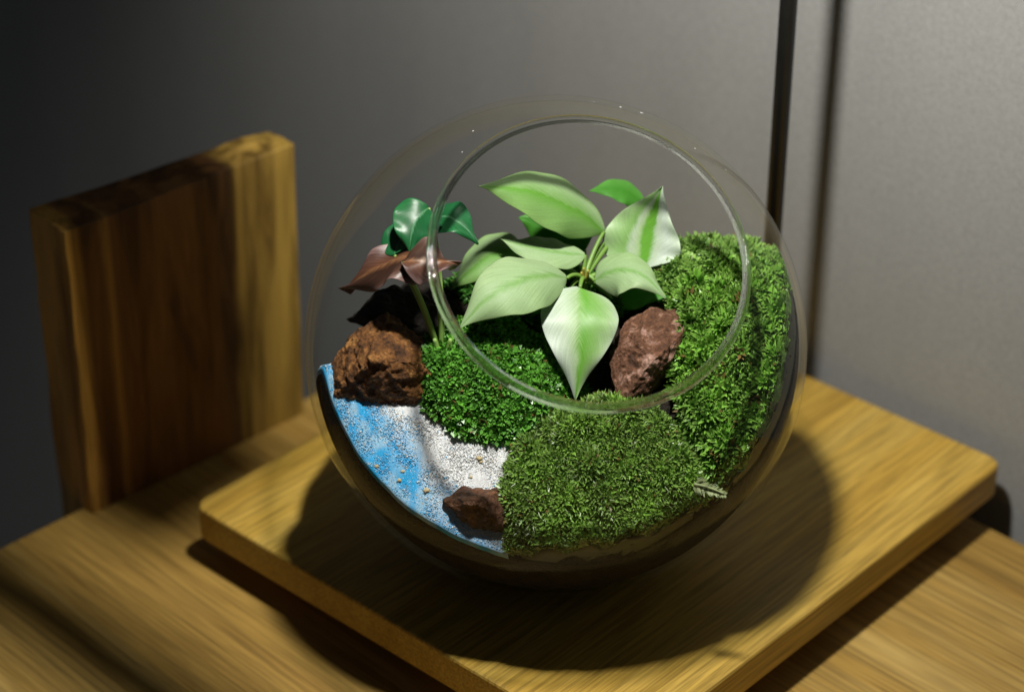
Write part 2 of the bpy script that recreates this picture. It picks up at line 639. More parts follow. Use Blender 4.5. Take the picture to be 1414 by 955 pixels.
def join_shells():
    V1, F1 = shell(RO, -0.0935, RH, 110, 150, False)
    V2, F2 = shell(RI, -0.0910, RH, 110, 150, True)
    n = len(V1)
    F = F1 + [tuple(i + n for i in f) for f in F2]
    for k in range(150):
        F.append((k, (k + 1) % 150, n + (k + 1) % 150, n + k))
    return np.array([tuple(v) for v in V1 + V2]), np.array(F)


V, F = join_shells()
gw = link('glass_wall', mesh_np('glass_wall', V, F), MAT['glass'], bowl)
gw.data.materials.append(MAT['glass_in'])
gw.data.polygons.foreach_set('material_index', [0] * (110 * 150) + [1] * (110 * 150) + [0] * 150)
# rounded lip
bm = bmesh.new()
rr = 0.0989
rings = []
for k in range(200):
    ph = 2 * math.pi * k / 200
    u = (e1 * math.cos(ph) + e2 * math.sin(ph))
    pc = (RN * math.cos(RH) + u * math.sin(RH)) * rr + CEN
    t1 = (RN * math.cos(RH) + u * math.sin(RH))       # radial
    t2 = (-RN * math.sin(RH) + u * math.cos(RH))      # along the wall
    wob = 1 + 0.06 * noise.noise(Vector((math.cos(ph), math.sin(ph), 3)) * 1.7)
    rings.append([bm.verts.new(pc + ((t1 * math.cos(a) * 0.0015 + t2 * math.sin(a) * 0.0020) * (wob * (1 + 0.16 * math.cos(3 * a + 0.6))))) for a in [2 * math.pi * j / 36 for j in range(36)]])
for k in range(200):
    for j in range(36):
        bm.faces.new((rings[k][j], rings[(k + 1) % 200][j], rings[(k + 1) % 200][(j + 1) % 36], rings[k][(j + 1) % 36]))
link('rim', bm_mesh('rim', bm), MAT['rim'], bowl)
# dust specks on the top of the glass
for px, py, s in ((857, 148, 0.0012), (886, 156, 0.0011), (842, 212, 0.0007), (653, 181, 0.0007), (638, 210, 0.0005), (820, 141, 0.0005), (960, 205, 0.0006), (1003, 235, 0.0005)):
    x = (px - 707) / FPX
    y = -(py - 477.5) / FPX
    s_, c_ = math.sin(PITCH), math.cos(PITCH)
    d = Vector((x, c_ + y * s_, -s_ + y * c_)).normalized()
    oc = CAM - CEN
    b = oc.dot(d)
    disc = b * b - oc.dot(oc) + RO * RO
    if disc < 0: continue
    p = CAM + d * (-b - math.sqrt(disc))
    if (p - CEN).normalized().dot(RN) > math.cos(RH): p = CAM + d * (-b + math.sqrt(disc))
    bm = bmesh.new()
    bmesh.ops.create_icosphere(bm, subdivisions=1, radius=s * 0.7)
    n = (p - CEN).normalized()
    for v in bm.verts:
        v.co = v.co * (0.7 + 0.6 * random.random())
        v.co -= n * v.co.dot(n) * 0.75
        v.co += p
    link('dust_speck', bm_mesh('dust_speck', bm), MAT['speck'], bowl)

# ------------------------------------------------------------------ contents of the bowl: height of the ground (relative to the bowl's centre)
HY = np.array([-.097, -.066, -.0385, -.02, 0, .02, .045, .097])
HZ = np.array([-.0455, -.0168, .0100, .0185, .0235, .020, .006, -.030])
RIN = 0.0968


def h0(x, y):
    z = np.interp(y, HY, HZ)
    z = z - 0.013 * np.exp(-(((x - 0.008) / 0.022) ** 2 + ((y + 0.030) / 0.020) ** 2))      # hollow under the front leaf
    z = z + 0.004 * np.exp(-(((x + 0.052) / 0.022) ** 2 + ((y - 0.000) / 0.018) ** 2))      # dark mound behind the left rock
    z = z - 0.045 * np.clip((-0.060 - x) / 0.035, 0, 1) * np.clip((y + 0.034) / 0.03, 0, 1)   # falls away behind the left rock
    z = z - 0.010 * np.exp(-(((x - 0.018) / 0.034) ** 2 + ((y + 0.088) / 0.022) ** 2))     # bed of the front cushion
    z = z - 0.010 * np.exp(-(((x - 0.085) / 0.030) ** 2 + ((y + 0.045) / 0.034) ** 2))     # bed of the right cushion
    z = z + 0.0012 * np.sin(x * 210 + 1) * np.sin(y * 190)
    return z


# soil: top surface and the wall of soil against the glass
NA, NR, ND = 120, 44, 26
ang = np.linspace(0, 2 * np.pi, NA, endpoint=False)


def rim_radius(a, off=0.0, rad=RIN):
    lo, hi = 0.0, rad
    for _ in range(40):
        m = (lo + hi) / 2
        z = float(h0(m * math.cos(a), m * math.sin(a))) + off
        if m * m + z * z < rad * rad: lo = m
        else: hi = m
    return lo


rb = np.array([rim_radius(a, -0.002) for a in ang])
V, F = [(0, 0, float(h0(0, 0)) - 0.002)], []
for i in range(1, NR + 1):
    for k in range(NA):
        r = rb[k] * i / NR
        x, y = r * math.cos(ang[k]), r * math.sin(ang[k])
        V.append((x, y, float(h0(x, y)) - 0.002 + 0.0010 * fbm((x, y, 0), 160) * (0 if i == NR else 1)))
for i in range(1, ND + 1):
    for k in range(NA):
        z0 = math.asin(max(-1, min(1, V[1 + (NR - 1) * NA + k][2] / RIN)))
        e = z0 + (-math.pi / 2 - z0) * i / ND
        V.append((RIN * math.cos(e) * math.cos(ang[k]), RIN * math.cos(e) * math.sin(ang[k]), max(-0.0905, RIN * math.sin(e))))
tri = [(0, 1 + k, 1 + (k + 1) % NA) for k in range(NA)]
quad = []
for i in range(NR + ND - 1):
    for k in range(NA):
        a, b = 1 + i * NA + k, 1 + i * NA + (k + 1) % NA
        quad.append((a, a + NA, b + NA, b))
me = bpy.data.meshes.new('soil')
me.from_pydata([(x, y, z + CZ) for x, y, z in V], [], tri + quad)
me.validate()
soil = link('soil', me, MAT['soil'])
tag(soil, 'dark soil filling the bottom of the glass bowl', 'soil', kind='stuff')

# cushions of moss: centre, radii, height
CUSH = {
    'front': [(0.0170, -0.0745, 0.0365, 0.0290, 0.0160)],
    'side': [(0.0800, -0.0280, 0.0345, 0.0480, 0.0165)],
    'back': [(0.0620, 0.0170, 0.0330, 0.0260, 0.0140)],
    'middle': [(-0.0220, -0.0370, 0.0310, 0.0185, 0.0095)],
    'rear': [(-0.002, 0.008, 0.040, 0.020, 0.002)],
}


def dome(x, y, e):
    cx, cy, rx, ry, H = e
    wob = 1 + 0.10 * np.sin(x * 330 + cx * 900) * np.cos(y * 290 + cy * 700) + 0.06 * np.sin(x * 610 + y * 540)
    d2 = (((x - cx) / rx) ** 2 + ((y - cy) / ry) ** 2) * wob
    return np.where(d2 < 1, H * np.sqrt(np.clip(1 - d2, 0, 1)), -1.0), d2


def _lattice(seed):
    return np.random.default_rng(seed).uniform(-1, 1, (64, 64))


_LAT = [_lattice(1), _lattice(2)]


def vnoise(x, y, f, lat):
    u, v = x * f + 32.3, y * f + 31.7
    i, j = np.floor(u).astype(int), np.floor(v).astype(int)
    a, b = u - i, v - j
    a, b = a * a * (3 - 2 * a), b * b * (3 - 2 * b)
    g = lambda p, q: lat[p % 64, q % 64]
    return (g(i, j) * (1 - a) + g(i + 1, j) * a) * (1 - b) + (g(i, j + 1) * (1 - a) + g(i + 1, j + 1) * a) * b


def clump(x, y):
    """uneven tussocks a few millimetres across"""
    return 0.0023 * vnoise(x, y, 150, _LAT[0]) + 0.0015 * vnoise(x, y, 380, _LAT[1])


def surf_np(x, y, e):
    d, d2 = dome(x, y, e)
    return h0(x, y) + np.maximum(d, 0) * (1 + 0.18 * np.sin(x * 420) * np.sin(y * 370)) + np.where(d > 0, clump(x, y), 0), d2


def normals(x, y, e, eps=0.0012):
    zx = (surf_np(x + eps, y, e)[0] - surf_np(x - eps, y, e)[0]) / (2 * eps)
    zy = (surf_np(x, y + eps, e)[0] - surf_np(x, y - eps, e)[0]) / (2 * eps)
    n = np.stack([-zx, -zy, np.ones_like(zx)], 1)
    return n / np.linalg.norm(n, axis=1, keepdims=True)


def unit(v): return v / (np.linalg.norm(v, axis=1, keepdims=True) + 1e-12)


def leaflets(P, N, cnt, length, width, tilt, dark, light, tip, stemh, jit=0.5, curl=0.0):
    """at every point a tuft: cnt diamond leaflets round a short stem; returns V, F, colours"""
    n = len(P)
    a = unit(np.cross(N, rng.normal(size=(n, 3))))
    b = np.cross(N, a)
    shade = np.clip(rng.normal(0.42, 0.28, n) + 0.35 * vnoise(P[:, 0], P[:, 1], 110, _LAT[1]), 0, 1)
    brown = rng.uniform(0, 1, n) < 0.025
    Vs, Cs = [], []
    for k in range(cnt):
        ph = 2 * np.pi * (k / cnt) + rng.uniform(-jit, jit, n)
        tl = tilt * rng.uniform(0.6, 1.4, n)
        d = unit((a * np.cos(ph)[:, None] + b * np.sin(ph)[:, None]) * np.sin(tl)[:, None] + N * np.cos(tl)[:, None])
        side = unit(np.cross(d, N + 0.2 * rng.normal(size=(n, 3))))
        L = (length * rng.uniform(0.65, 1.3, n))[:, None]
        Wd = (width * rng.uniform(0.7, 1.25, n))[:, None]
        base = P + N * (stemh * rng.uniform(0, 1, n))[:, None]
        mid = base + d * L * 0.5
        up = np.cross(side, d)
        end = base + d * L + up * (curl * L)
        Vs.append(np.stack([base, mid + side * Wd, end, mid - side * Wd], 1))
        s = np.clip(shade + rng.normal(0, 0.12, n), 0, 1)[:, None]
        c0 = np.array(dark) * (1 - s) + np.array(light) * s
        c0 = np.where(brown[:, None], np.array((0.16, 0.10, 0.03)), c0)
        c1 = c0 * 0.5 + np.where(brown[:, None], np.array((0.25, 0.17, 0.06)), np.array(tip)) * 0.5
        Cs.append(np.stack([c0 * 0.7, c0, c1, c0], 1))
    V = np.stack(Vs, 1).reshape(-1, 3)
    C = np.stack(Cs, 1).reshape(-1, 3)
    F = np.arange(len(V)).reshape(-1, 4)
    return V, F, C


def moss(key, label, npts, spec, bare=0.0, extra=None):
    e = CUSH[key][0]
    cx, cy, rx, ry, H = e
    # mound
    n_a, n_r = 64, 18
    Vm, Fm = [], []
    for i in range(n_r + 1):
        for k in range(n_a):
            a = 2 * math.pi * k / n_a
            f = 0.97 * i / n_r
            x, y = cx + rx * f * math.cos(a), cy + ry * f * math.sin(a)
            z = float(surf_np(np.array([x]), np.array([y]), e)[0][0]) - 0.0012
            p = np.array([x, y, z])
            r = np.linalg.norm(p)
            if r > RIN - 0.0006: p *= (RIN - 0.0006) / r
            Vm.append(p + np.array([0, 0, CZ]))
    for i in range(n_r):
        for k in range(n_a):
            a0, a1 = i * n_a + k, i * n_a + (k + 1) % n_a
            Fm.append((a0, a1, a1 + n_a, a0 + n_a))
    root = empty('moss_cushion', (cx, cy, float(h0(cx, cy)) + CZ))
    tag(root, label, 'moss', 'moss cushions in the bowl')
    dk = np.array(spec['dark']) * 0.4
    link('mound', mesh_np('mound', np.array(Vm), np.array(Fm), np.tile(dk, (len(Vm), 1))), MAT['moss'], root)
    # tufts
    a = rng.uniform(0, 2 * np.pi, npts)
    f = np.sqrt(rng.uniform(0, 1, npts)) * 1.03
    x, y = cx + rx * f * np.cos(a), cy + ry * f * np.sin(a)
    z, d2 = surf_np(x, y, e)
    P = np.stack([x, y, z - 0.0006], 1)
    keep = (np.linalg.norm(P, axis=1) < RIN - 0.001) & (d2 < 1.05)
    P, x, y = P[keep], x[keep], y[keep]
    N = unit(normals(x, y, e) + 0.28 * rng.normal(size=P.shape))
    for k_ in ('dark', 'light', 'tip'): spec[k_] = tuple(min(0.7, 1.32 * q) for q in spec[k_])
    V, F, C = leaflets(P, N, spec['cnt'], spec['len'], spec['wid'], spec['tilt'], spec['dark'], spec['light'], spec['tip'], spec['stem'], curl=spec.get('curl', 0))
    if extra:
        m = rng.choice(len(P), extra['n'], replace=True)
        N2 = unit(normals(x[m], y[m], e) + 0.9 * rng.normal(size=(len(m), 3)))
        V2, F2, C2 = leaflets(P[m] + N2 * 0.0012, N2, 1, extra['len'], extra['wid'], extra['tilt'], extra['dark'], extra['light'], extra['tip'], 0.001)
        F = np.concatenate([F, F2 + len(V)])
        V = np.concatenate([V, V2])
        C = np.concatenate([C, C2])
    # keep inside the glass
    r = np.linalg.norm(V, axis=1)
    s = np.where(r > RIN, RIN / r, 1.0)
    V = V * s[:, None] + np.array([0, 0, CZ])
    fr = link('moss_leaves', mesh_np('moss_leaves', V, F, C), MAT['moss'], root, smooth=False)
    fr['kind'] = 'stuff'
    return root


moss('front', 'fine dark green moss cushion with pale threads at the front of the bowl', 11000,
     dict(cnt=8, len=0.0031, wid=0.00050, tilt=0.80, dark=(0.010, 0.045, 0.004), light=(0.15, 0.33, 0.030), tip=(0.36, 0.54, 0.13), stem=0.0022),
     extra=dict(n=1300, len=0.0042, wid=0.00020, tilt=0.9, dark=(0.28, 0.38, 0.16), light=(0.50, 0.60, 0.36), tip=(0.6, 0.68, 0.48)))
moss('side', 'tall feathery bright green moss cushion against the right glass wall', 8500,
     dict(cnt=10, len=0.0042, wid=0.00085, tilt=0.72, dark=(0.014, 0.075, 0.008), light=(0.14, 0.37, 0.03), tip=(0.34, 0.56, 0.11), stem=0.0030),
     extra=dict(n=300, len=0.004, wid=0.0003, tilt=0.8, dark=(0.28, 0.42, 0.14), light=(0.45, 0.6, 0.3), tip=(0.55, 0.65, 0.4)))
moss('back', 'light green moss cushion at the back right behind the reddish rock', 6500,
     dict(cnt=9, len=0.0038, wid=0.0009, tilt=0.8, dark=(0.040, 0.13, 0.016), light=(0.18, 0.35, 0.055), tip=(0.32, 0.48, 0.13), stem=0.0024),
     extra=dict(n=300, len=0.004, wid=0.0004, tilt=0.8, dark=(0.28, 0.40, 0.14), light=(0.45, 0.55, 0.3), tip=(0.55, 0.65, 0.4)))
moss('middle', 'round leaved vivid green moss cushion between white sand and the drooping leaf', 6000,
     dict(cnt=9, len=0.0029, wid=0.00105, tilt=0.95, dark=(0.016, 0.085, 0.010), light=(0.10, 0.31, 0.028), tip=(0.18, 0.44, 0.06), stem=0.0026))
moss('rear', 'low dark green moss under the pale green leaves', 5000,
     dict(cnt=8, len=0.0026, wid=0.0008, tilt=0.95, dark=(0.014, 0.07, 0.010), light=(0.06, 0.20, 0.025), tip=(0.10, 0.28, 0.05), stem=0.0018))

# ------------------------------------------------------------------ sand: blue along the glass, white towards the moss


def blueness(x, y):
    """1 blue, 0 white"""
    # distance from the shoreline that runs from the rock to the front of the bowl
    s = (-0.0575 - x) * 0.74 + (-0.0565 - y) * 0.67
    n = np.array([fbm((a, b, 1.0), 60) * 0.010 + fbm((a, b, 5.0), 260) * 0.0045 for a, b in zip(x, y)])
    g = RIN - np.sqrt(x * x + y * y + h0(x, y) ** 2)                 # depth behind the glass
    return np.clip(np.maximum(0.5 + (s + n) / 0.016, 0.62 - (g + n * 0.4) / 0.014), 0, 1)


WHITE = np.array((0.74, 0.76, 0.77))
BLUE = np.array((0.018, 0.36, 0.72))
PALEB = np.array((0.40, 0.56, 0.66))


def in_sand(x, y):
    ok = (x < np.where(y < -0.075, -0.0185, -0.004)) & (y < -0.026)
    for e in (CUSH['front'][0], CUSH['middle'][0]):
        ok &= dome(x, y, e)[1] > 0.80
    return ok


# bed (a sheet just over the soil), built as a polar patch cut to the sand area
na, nr = 150, 70
av = np.linspace(R(190), R(272), na)
Vv = []
for i in range(nr + 1):
    for k in range(na):
        r = rim_radius(av[k], 0.0) * (0.45 + 0.55 * i / nr)
        Vv.append((r * math.cos(av[k]), r * math.sin(av[k])))
Vv = np.array(Vv)
zz = h0(Vv[:, 0], Vv[:, 1]) + 0.0006 * np.array([fbm((a, b, 2), 140) for a, b in Vv])
ok = in_sand(Vv[:, 0], Vv[:, 1])
P3 = np.stack([Vv[:, 0], Vv[:, 1], zz], 1)
r = np.linalg.norm(P3, axis=1)
P3 *= np.where(r > RIN + 0.0003, (RIN + 0.0003) / r, 1)[:, None]
# a skirt of sand down the glass
sk = []
for j in range(1, 4):
    for k in range(na):
        p = P3[nr * na + k].copy()
        dz = -0.0011 * j
        z = p[2] + dz
        rr_ = math.sqrt(max(0, (RIN + 0.0003) ** 2 - z * z))
        q = math.hypot(p[0], p[1])
        sk.append((p[0] * rr_ / q, p[1] * rr_ / q, z))
P3 = np.concatenate([P3, np.array(sk)])
ok = np.concatenate([ok] + [ok[nr * na:nr * na + na]] * 3)
F = []
for i in range(nr + 3):
    for k in range(na - 1):
        q = (i * na + k, (i + 1) * na + k, (i + 1) * na + k + 1, i * na + k + 1)
        if all(ok[j] for j in q): F.append(q)
bl = blueness(P3[:, 0], P3[:, 1])[:, None]
bl[(nr + 1) * na:] = 1
C = WHITE * (1 - bl) + BLUE * bl
mixp = np.clip(0.28 + 0.9 * vnoise(P3[:, 0], P3[:, 1], 260, _LAT[0]), 0, 0.7)[:, None] * bl
C = C * (1 - mixp) + PALEB * mixp
C = C * rng.uniform(0.85, 1.1, len(C))[:, None]
sand = link('sand_bed', mesh_np('sand_bed', P3 + np.array([0, 0, CZ]), np.array(F), C), MAT['sand'])
tag(sand, 'bed of blue and white sand sloping to the left glass wall', 'sand', kind='stuff')

OCT = np.array([(1, 0, 0), (-1, 0, 0), (0, 1, 0), (0, -1, 0), (0, 0, 1), (0, 0, -1)], float)
OCF = np.array([(0, 2, 4), (2, 1, 4), (1, 3, 4), (3, 0, 4), (2, 0, 5), (1, 2, 5), (3, 1, 5), (0, 3, 5)])


def grains(name, label, n, pick, size, colours, lift=0.0):
    x = rng.uniform(-0.096, 0.0, n)
    y = rng.uniform(-0.096, -0.026, n)
    ok = in_sand(x, y)
    x, y = x[ok], y[ok]
    b = blueness(x, y)
    ok = rng.uniform(0, 1, len(x)) < pick(b)
    x, y = x[ok], y[ok]
    z = h0(x, y) + 0.00012 + lift
    P = np.stack([x, y, z], 1)
    P = P[np.linalg.norm(P, axis=1) < RIN - 0.0002]
    n = len(P)
    s = size * rng.lognormal(0, 0.35, n)
    V = OCT[None] * (s[:, None, None]) * rng.uniform(0.6, 1.3, (n, 6, 1))
    th = rng.uniform(0, 6.28, n)
    c, sn = np.cos(th)[:, None], np.sin(th)[:, None]
    V = np.stack([V[:, :, 0] * c - V[:, :, 1] * sn, V[:, :, 0] * sn + V[:, :, 1] * c, V[:, :, 2]], 2) + P[:, None]
    F = (OCF[None] + (np.arange(n) * 6)[:, None, None]).reshape(-1, 3)
    cc = np.array(colours)[rng.integers(0, len(colours), n)] * rng.uniform(0.75, 1.15, (n, 1))
    C = np.repeat(cc, 6, axis=0)
    o = link(name, mesh_np(name, V.reshape(-1, 3) + np.array([0, 0, CZ]), F, C), MAT['grain'], smooth=False)
    tag(o, label, 'sand', kind='stuff')
    return o


grains('white_sand', 'loose white sand grains beside the moss', 60000, lambda b: 0.20 + 0.80 * (1 - b), 0.00019, [WHITE, WHITE * 0.97, (0.70, 0.70, 0.68), (0.78, 0.79, 0.79), (0.66, 0.62, 0.55)])
grains('blue_sand', 'loose bright blue sand grains along the glass', 60000, lambda b: 0.035 + 0.85 * b, 0.00019, [BLUE, BLUE * 1.15, PALEB, (0.10, 0.42, 0.65), (0.25, 0.52, 0.70)])

# ------------------------------------------------------------------ rocks


def hull_rock(name, label, pts, mat, disp, sub=4, k=1.0, layer=None, chips=10):
    bm = bmesh.new()
    for p in pts: bm.verts.new(p)
    r = bmesh.ops.convex_hull(bm, input=bm.verts[:])
    junk = [g for g in r['geom_interior'] if isinstance(g, bmesh.types.BMVert)]
    if junk: bmesh.ops.delete(bm, geom=junk, context='VERTS')
    bmesh.ops.triangulate(bm, faces=bm.faces[:])
    for _ in range(sub):
        bmesh.ops.subdivide_edges(bm, edges=bm.edges[:], cuts=1, use_grid_fill=True)
        bmesh.ops.triangulate(bm, faces=bm.faces[:])
    rc = random.Random(len(label) * 7)
    cen_ = sum((v.co for v in bm.verts), Vector()) / len(bm.verts)
    ext = max((v.co - cen_).length for v in bm.verts)
    for _ in range(chips):
        n_ = Vector((rc.gauss(0, 1), rc.gauss(0, 1) - 0.5, rc.gauss(0, 1) + 0.4)).normalized()
        sup = max((v.co - cen_).dot(n_) for v in bm.verts)
        lim = sup * rc.uniform(0.86, 0.96)
        for v in bm.verts:
            o_ = (v.co - cen_).dot(n_) - lim
            if o_ > 0: v.co -= n_ * o_ * 0.92
    bm.normal_update()
    moves = []
    for v in bm.verts:
        d = disp * (0.7 * fbm(v.co, 90 * k, 5) + 0.6 * (0.4 - 2 * abs(noise.noise(v.co * 150 * k))) + 0.5 * fbm(v.co + Vector((3, 1, 2)), 300 * k, 4))
        cell = noise.voronoi(v.co * 160 * k)[0][0]
        d -= disp * 0.7 * max(0, 0.25 - cell) * 2
        if layer: d += disp * 0.3 * math.sin((v.co.dot(Vector(layer)) + 0.004 * fbm(v.co, 60)) * 900)
        moves.append(v.normal * d)
    for v, m in zip(bm.verts, moves):
        v.co += m
        q = v.co - CEN
        if q.length > RIN - 0.0003: v.co = CEN + q * ((RIN - 0.0003) / q.length)
    o = link(name, bm_mesh(name, bm), mat)
    tag(o, label, 'rock', 'rocks in the bowl')
    return o


def blob_pts(c, rx, ry, rz, n, seed, rotz=0.0):
    r_ = random.Random(seed)
    out = []
    for i in range(n):
        v = Vector((r_.gauss(0, 1), r_.gauss(0, 1), r_.gauss(0, 1))).normalized()
        v = Vector((v.x * rx, v.y * ry, v.z * rz)) * r_.uniform(0.85, 1.1)
        v.rotate(Matrix.Rotation(rotz, 3, 'Z'))
        out.append(c + v)
    return out


c = at(527, 487, -0.038)
hull_rock('rock', 'rusty brown craggy rock beside the blue sand', [
    at(453, 508, -0.034), at(462, 545, -0.044), at(508, 560, -0.046), at(575, 556, -0.047), at(598, 515, -0.042), at(590, 472, -0.030),
    at(536, 430, -0.022), at(486, 458, -0.026), at(512, 498, -0.050), at(566, 500, -0.047),
    at(570, 585, -0.036), at(490, 585, -0.036), at(456, 530, -0.020)], MAT['rock_brown'], 0.0012, 5, 1.5, (0.5, -0.3, 0.8), 0)
hull_rock('rock', 'angular reddish pink rock leaning beside the drooping leaf', [
    at(902, 421, -0.016), at(956, 431, -0.018), at(948, 455, -0.030), at(925, 500, -0.040), at(893, 542, -0.047), at(856, 556, -0.049), at(843, 520, -0.040),
    at(841, 486, -0.032), at(862, 446, -0.022), at(900, 500, -0.046), at(945, 520, -0.018), at(900, 560, -0.030), at(850, 520, -0.016), at(880, 470, -0.036)], MAT['rock_red'], 0.0009, 5, 1.5, None, 0)
hull_rock('rock', 'small wet brown rock half buried in the sand at the front', [
    at(606, 688, -0.074), at(640, 673, -0.070), at(690, 676, -0.070), at(704, 700, -0.076), at(695, 728, -0.083), at(655, 722, -0.084), at(620, 702, -0.080),
    at(660, 690, -0.086), at(650, 740, -0.072), at(690, 745, -0.072)], MAT['rock_dark'], 0.0013, 4, 1.2)
hull_rock('rock', 'dark rock in the shade under the pinkish brown leaf', blob_pts(at(545, 440, -0.008), 0.020, 0.012, 0.015, 16, 5), MAT['soil'], 0.0016, 4, 1.0)  # near-black soil material puts the leaf's shade into the rock's colour


# ------------------------------------------------------------------ plants
OUT = np.array([(0, .10), (.03, .42), (.08, .70), (.15, .89), (.24, .985), (.33, 1.0), (.44, .95), (.55, .83), (.66, .65), (.76, .45), (.85, .26), (.92, .125), (.97, .05), (1, .008)])
OUT_LONG = np.array([(0, .08), (.05, .36), (.12, .62), (.22, .86), (.34, .99), (.45, 1.0), (.57, .90), (.68, .72), (.78, .50), (.87, .27), (.94, .11), (1, .008)])


def leaf(parent, base, mid, tip, hw, N, mat, fold=0.25, curl=0.10, shape=OUT, wave=0.0, name='leaf', twist=0.0, asym=0.0):
    """leaf blade along a curved midrib; N is the way its upper face looks"""
    b, m, t = (at(*q) for q in (base, mid, tip))
    ctrl = m * 2 - (b + t) * 0.5
    nl, nw = 26, 7
    N = Vector(N).normalized()
    V, UV = [], []
    for i in range(nl + 1):
        s = i / nl
        p = b * (1 - s) ** 2 + ctrl * 2 * s * (1 - s) + t * s * s
        T = ((ctrl - b) * 2 * (1 - s) + (t - ctrl) * 2 * s).normalized()
        S = T.cross(N).normalized()
        U = S.cross(T).normalized()
        if twist:
            rot = Matrix.Rotation(twist * (s - 0.4), 3, T)
            S, U = rot @ S, rot @ U
        w = float(np.interp(s, shape[:, 0], shape[:, 1])) * hw
        for j in range(2 * nw + 1):
            q = (j - nw) / nw
            ww = w * (1 + asym * q)
            z = fold * abs(q) * ww - curl * q * q * ww + wave * hw * math.sin(9 * s + 2.2 * q) * abs(q) + 0.05 * hw * math.sin(s * 21) * q * q
            V.append(p + S * (q * ww) + U * z)
            UV.append((s, 0.5 + 0.5 * q))
    F = []
    k = 2 * nw + 1
    for i in range(nl):
        for j in range(k - 1):
            F.append((i * k + j, i * k + j + 1, (i + 1) * k + j + 1, (i + 1) * k + j))
    o = link(name, mesh_np(name, np.array([tuple(v) for v in V]), np.array(F), None, UV), mat, parent)
    sd = o.modifiers.new('thickness', 'SOLIDIFY')
    sd.thickness = 0.00022
    sd.offset = 0
    ss = o.modifiers.new('smooth', 'SUBSURF')
    ss.levels = ss.render_levels = 1
    return o, b


def stalk(parent, a, ctrl, b, r0, r1, mat, name='stem'):
    pts = bez(Vector(a), Vector(ctrl), Vector(b), 12)
    return link(name, tube_mesh(name, pts, [r0 + (r1 - r0) * i / 12 for i in range(13)], 8), mat, parent)


G1, G2, G3 = (0.23, 0.44, 0.12), (0.37, 0.54, 0.27), (0.14, 0.38, 0.04)
W1, W2 = (0.47, 0.59, 0.42), (0.56, 0.65, 0.56)
ML = [
    m_leaf('leaf_plain_green', [(0.0, (0.27, 0.47, 0.14)), (0.3, G1), (0.5, G3), (0.54, G1), (0.8, G2), (1.0, (0.30, 0.48, 0.18))], 0.42, 0.36, 0.1),
    m_leaf('leaf_white_left', [(0.0, W1), (0.10, G2), (0.26, G1), (0.42, G3), (0.50, G1), (0.56, (0.38, 0.54, 0.28)), (0.70, W1), (1.0, W2)], 0.34, 0.2, 0.5),
    m_leaf('leaf_pale', [(0.0, (0.36, 0.53, 0.24)), (0.4, G2), (0.5, G1), (0.6, G2), (1.0, (0.40, 0.55, 0.28))], 0.40, 0.34, 0.9),
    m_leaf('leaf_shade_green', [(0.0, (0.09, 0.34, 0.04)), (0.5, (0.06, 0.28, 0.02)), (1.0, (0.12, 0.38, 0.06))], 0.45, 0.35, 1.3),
    m_leaf('leaf_white_right', [(0.0, G2), (0.28, G1), (0.36, W1), (0.43, (0.40, 0.56, 0.28)), (0.48, G3), (0.60, G3), (0.66, W1), (0.80, W2), (1.0, W1)], 0.33, 0.2, 1.7),  # variegated blade; the sheen on its right half is put in as white
]
M_STEM = m_plain('green_stem', (0.16, 0.30, 0.05), 0.45)
M_SHOOT = m_plain('yellow_shoot', (0.42, 0.36, 0.07), 0.5)

croot = at(806, 402, 0.0)
plant = empty('houseplant', croot)
tag(plant, 'leafy plant with pale green pointed leaves in the middle of the bowl', 'plant')
crown = at(806, 386, -0.004)
stalk(plant, croot + Vector((0, 0.004, -0.012)), croot, crown, 0.0022, 0.0016, M_STEM)
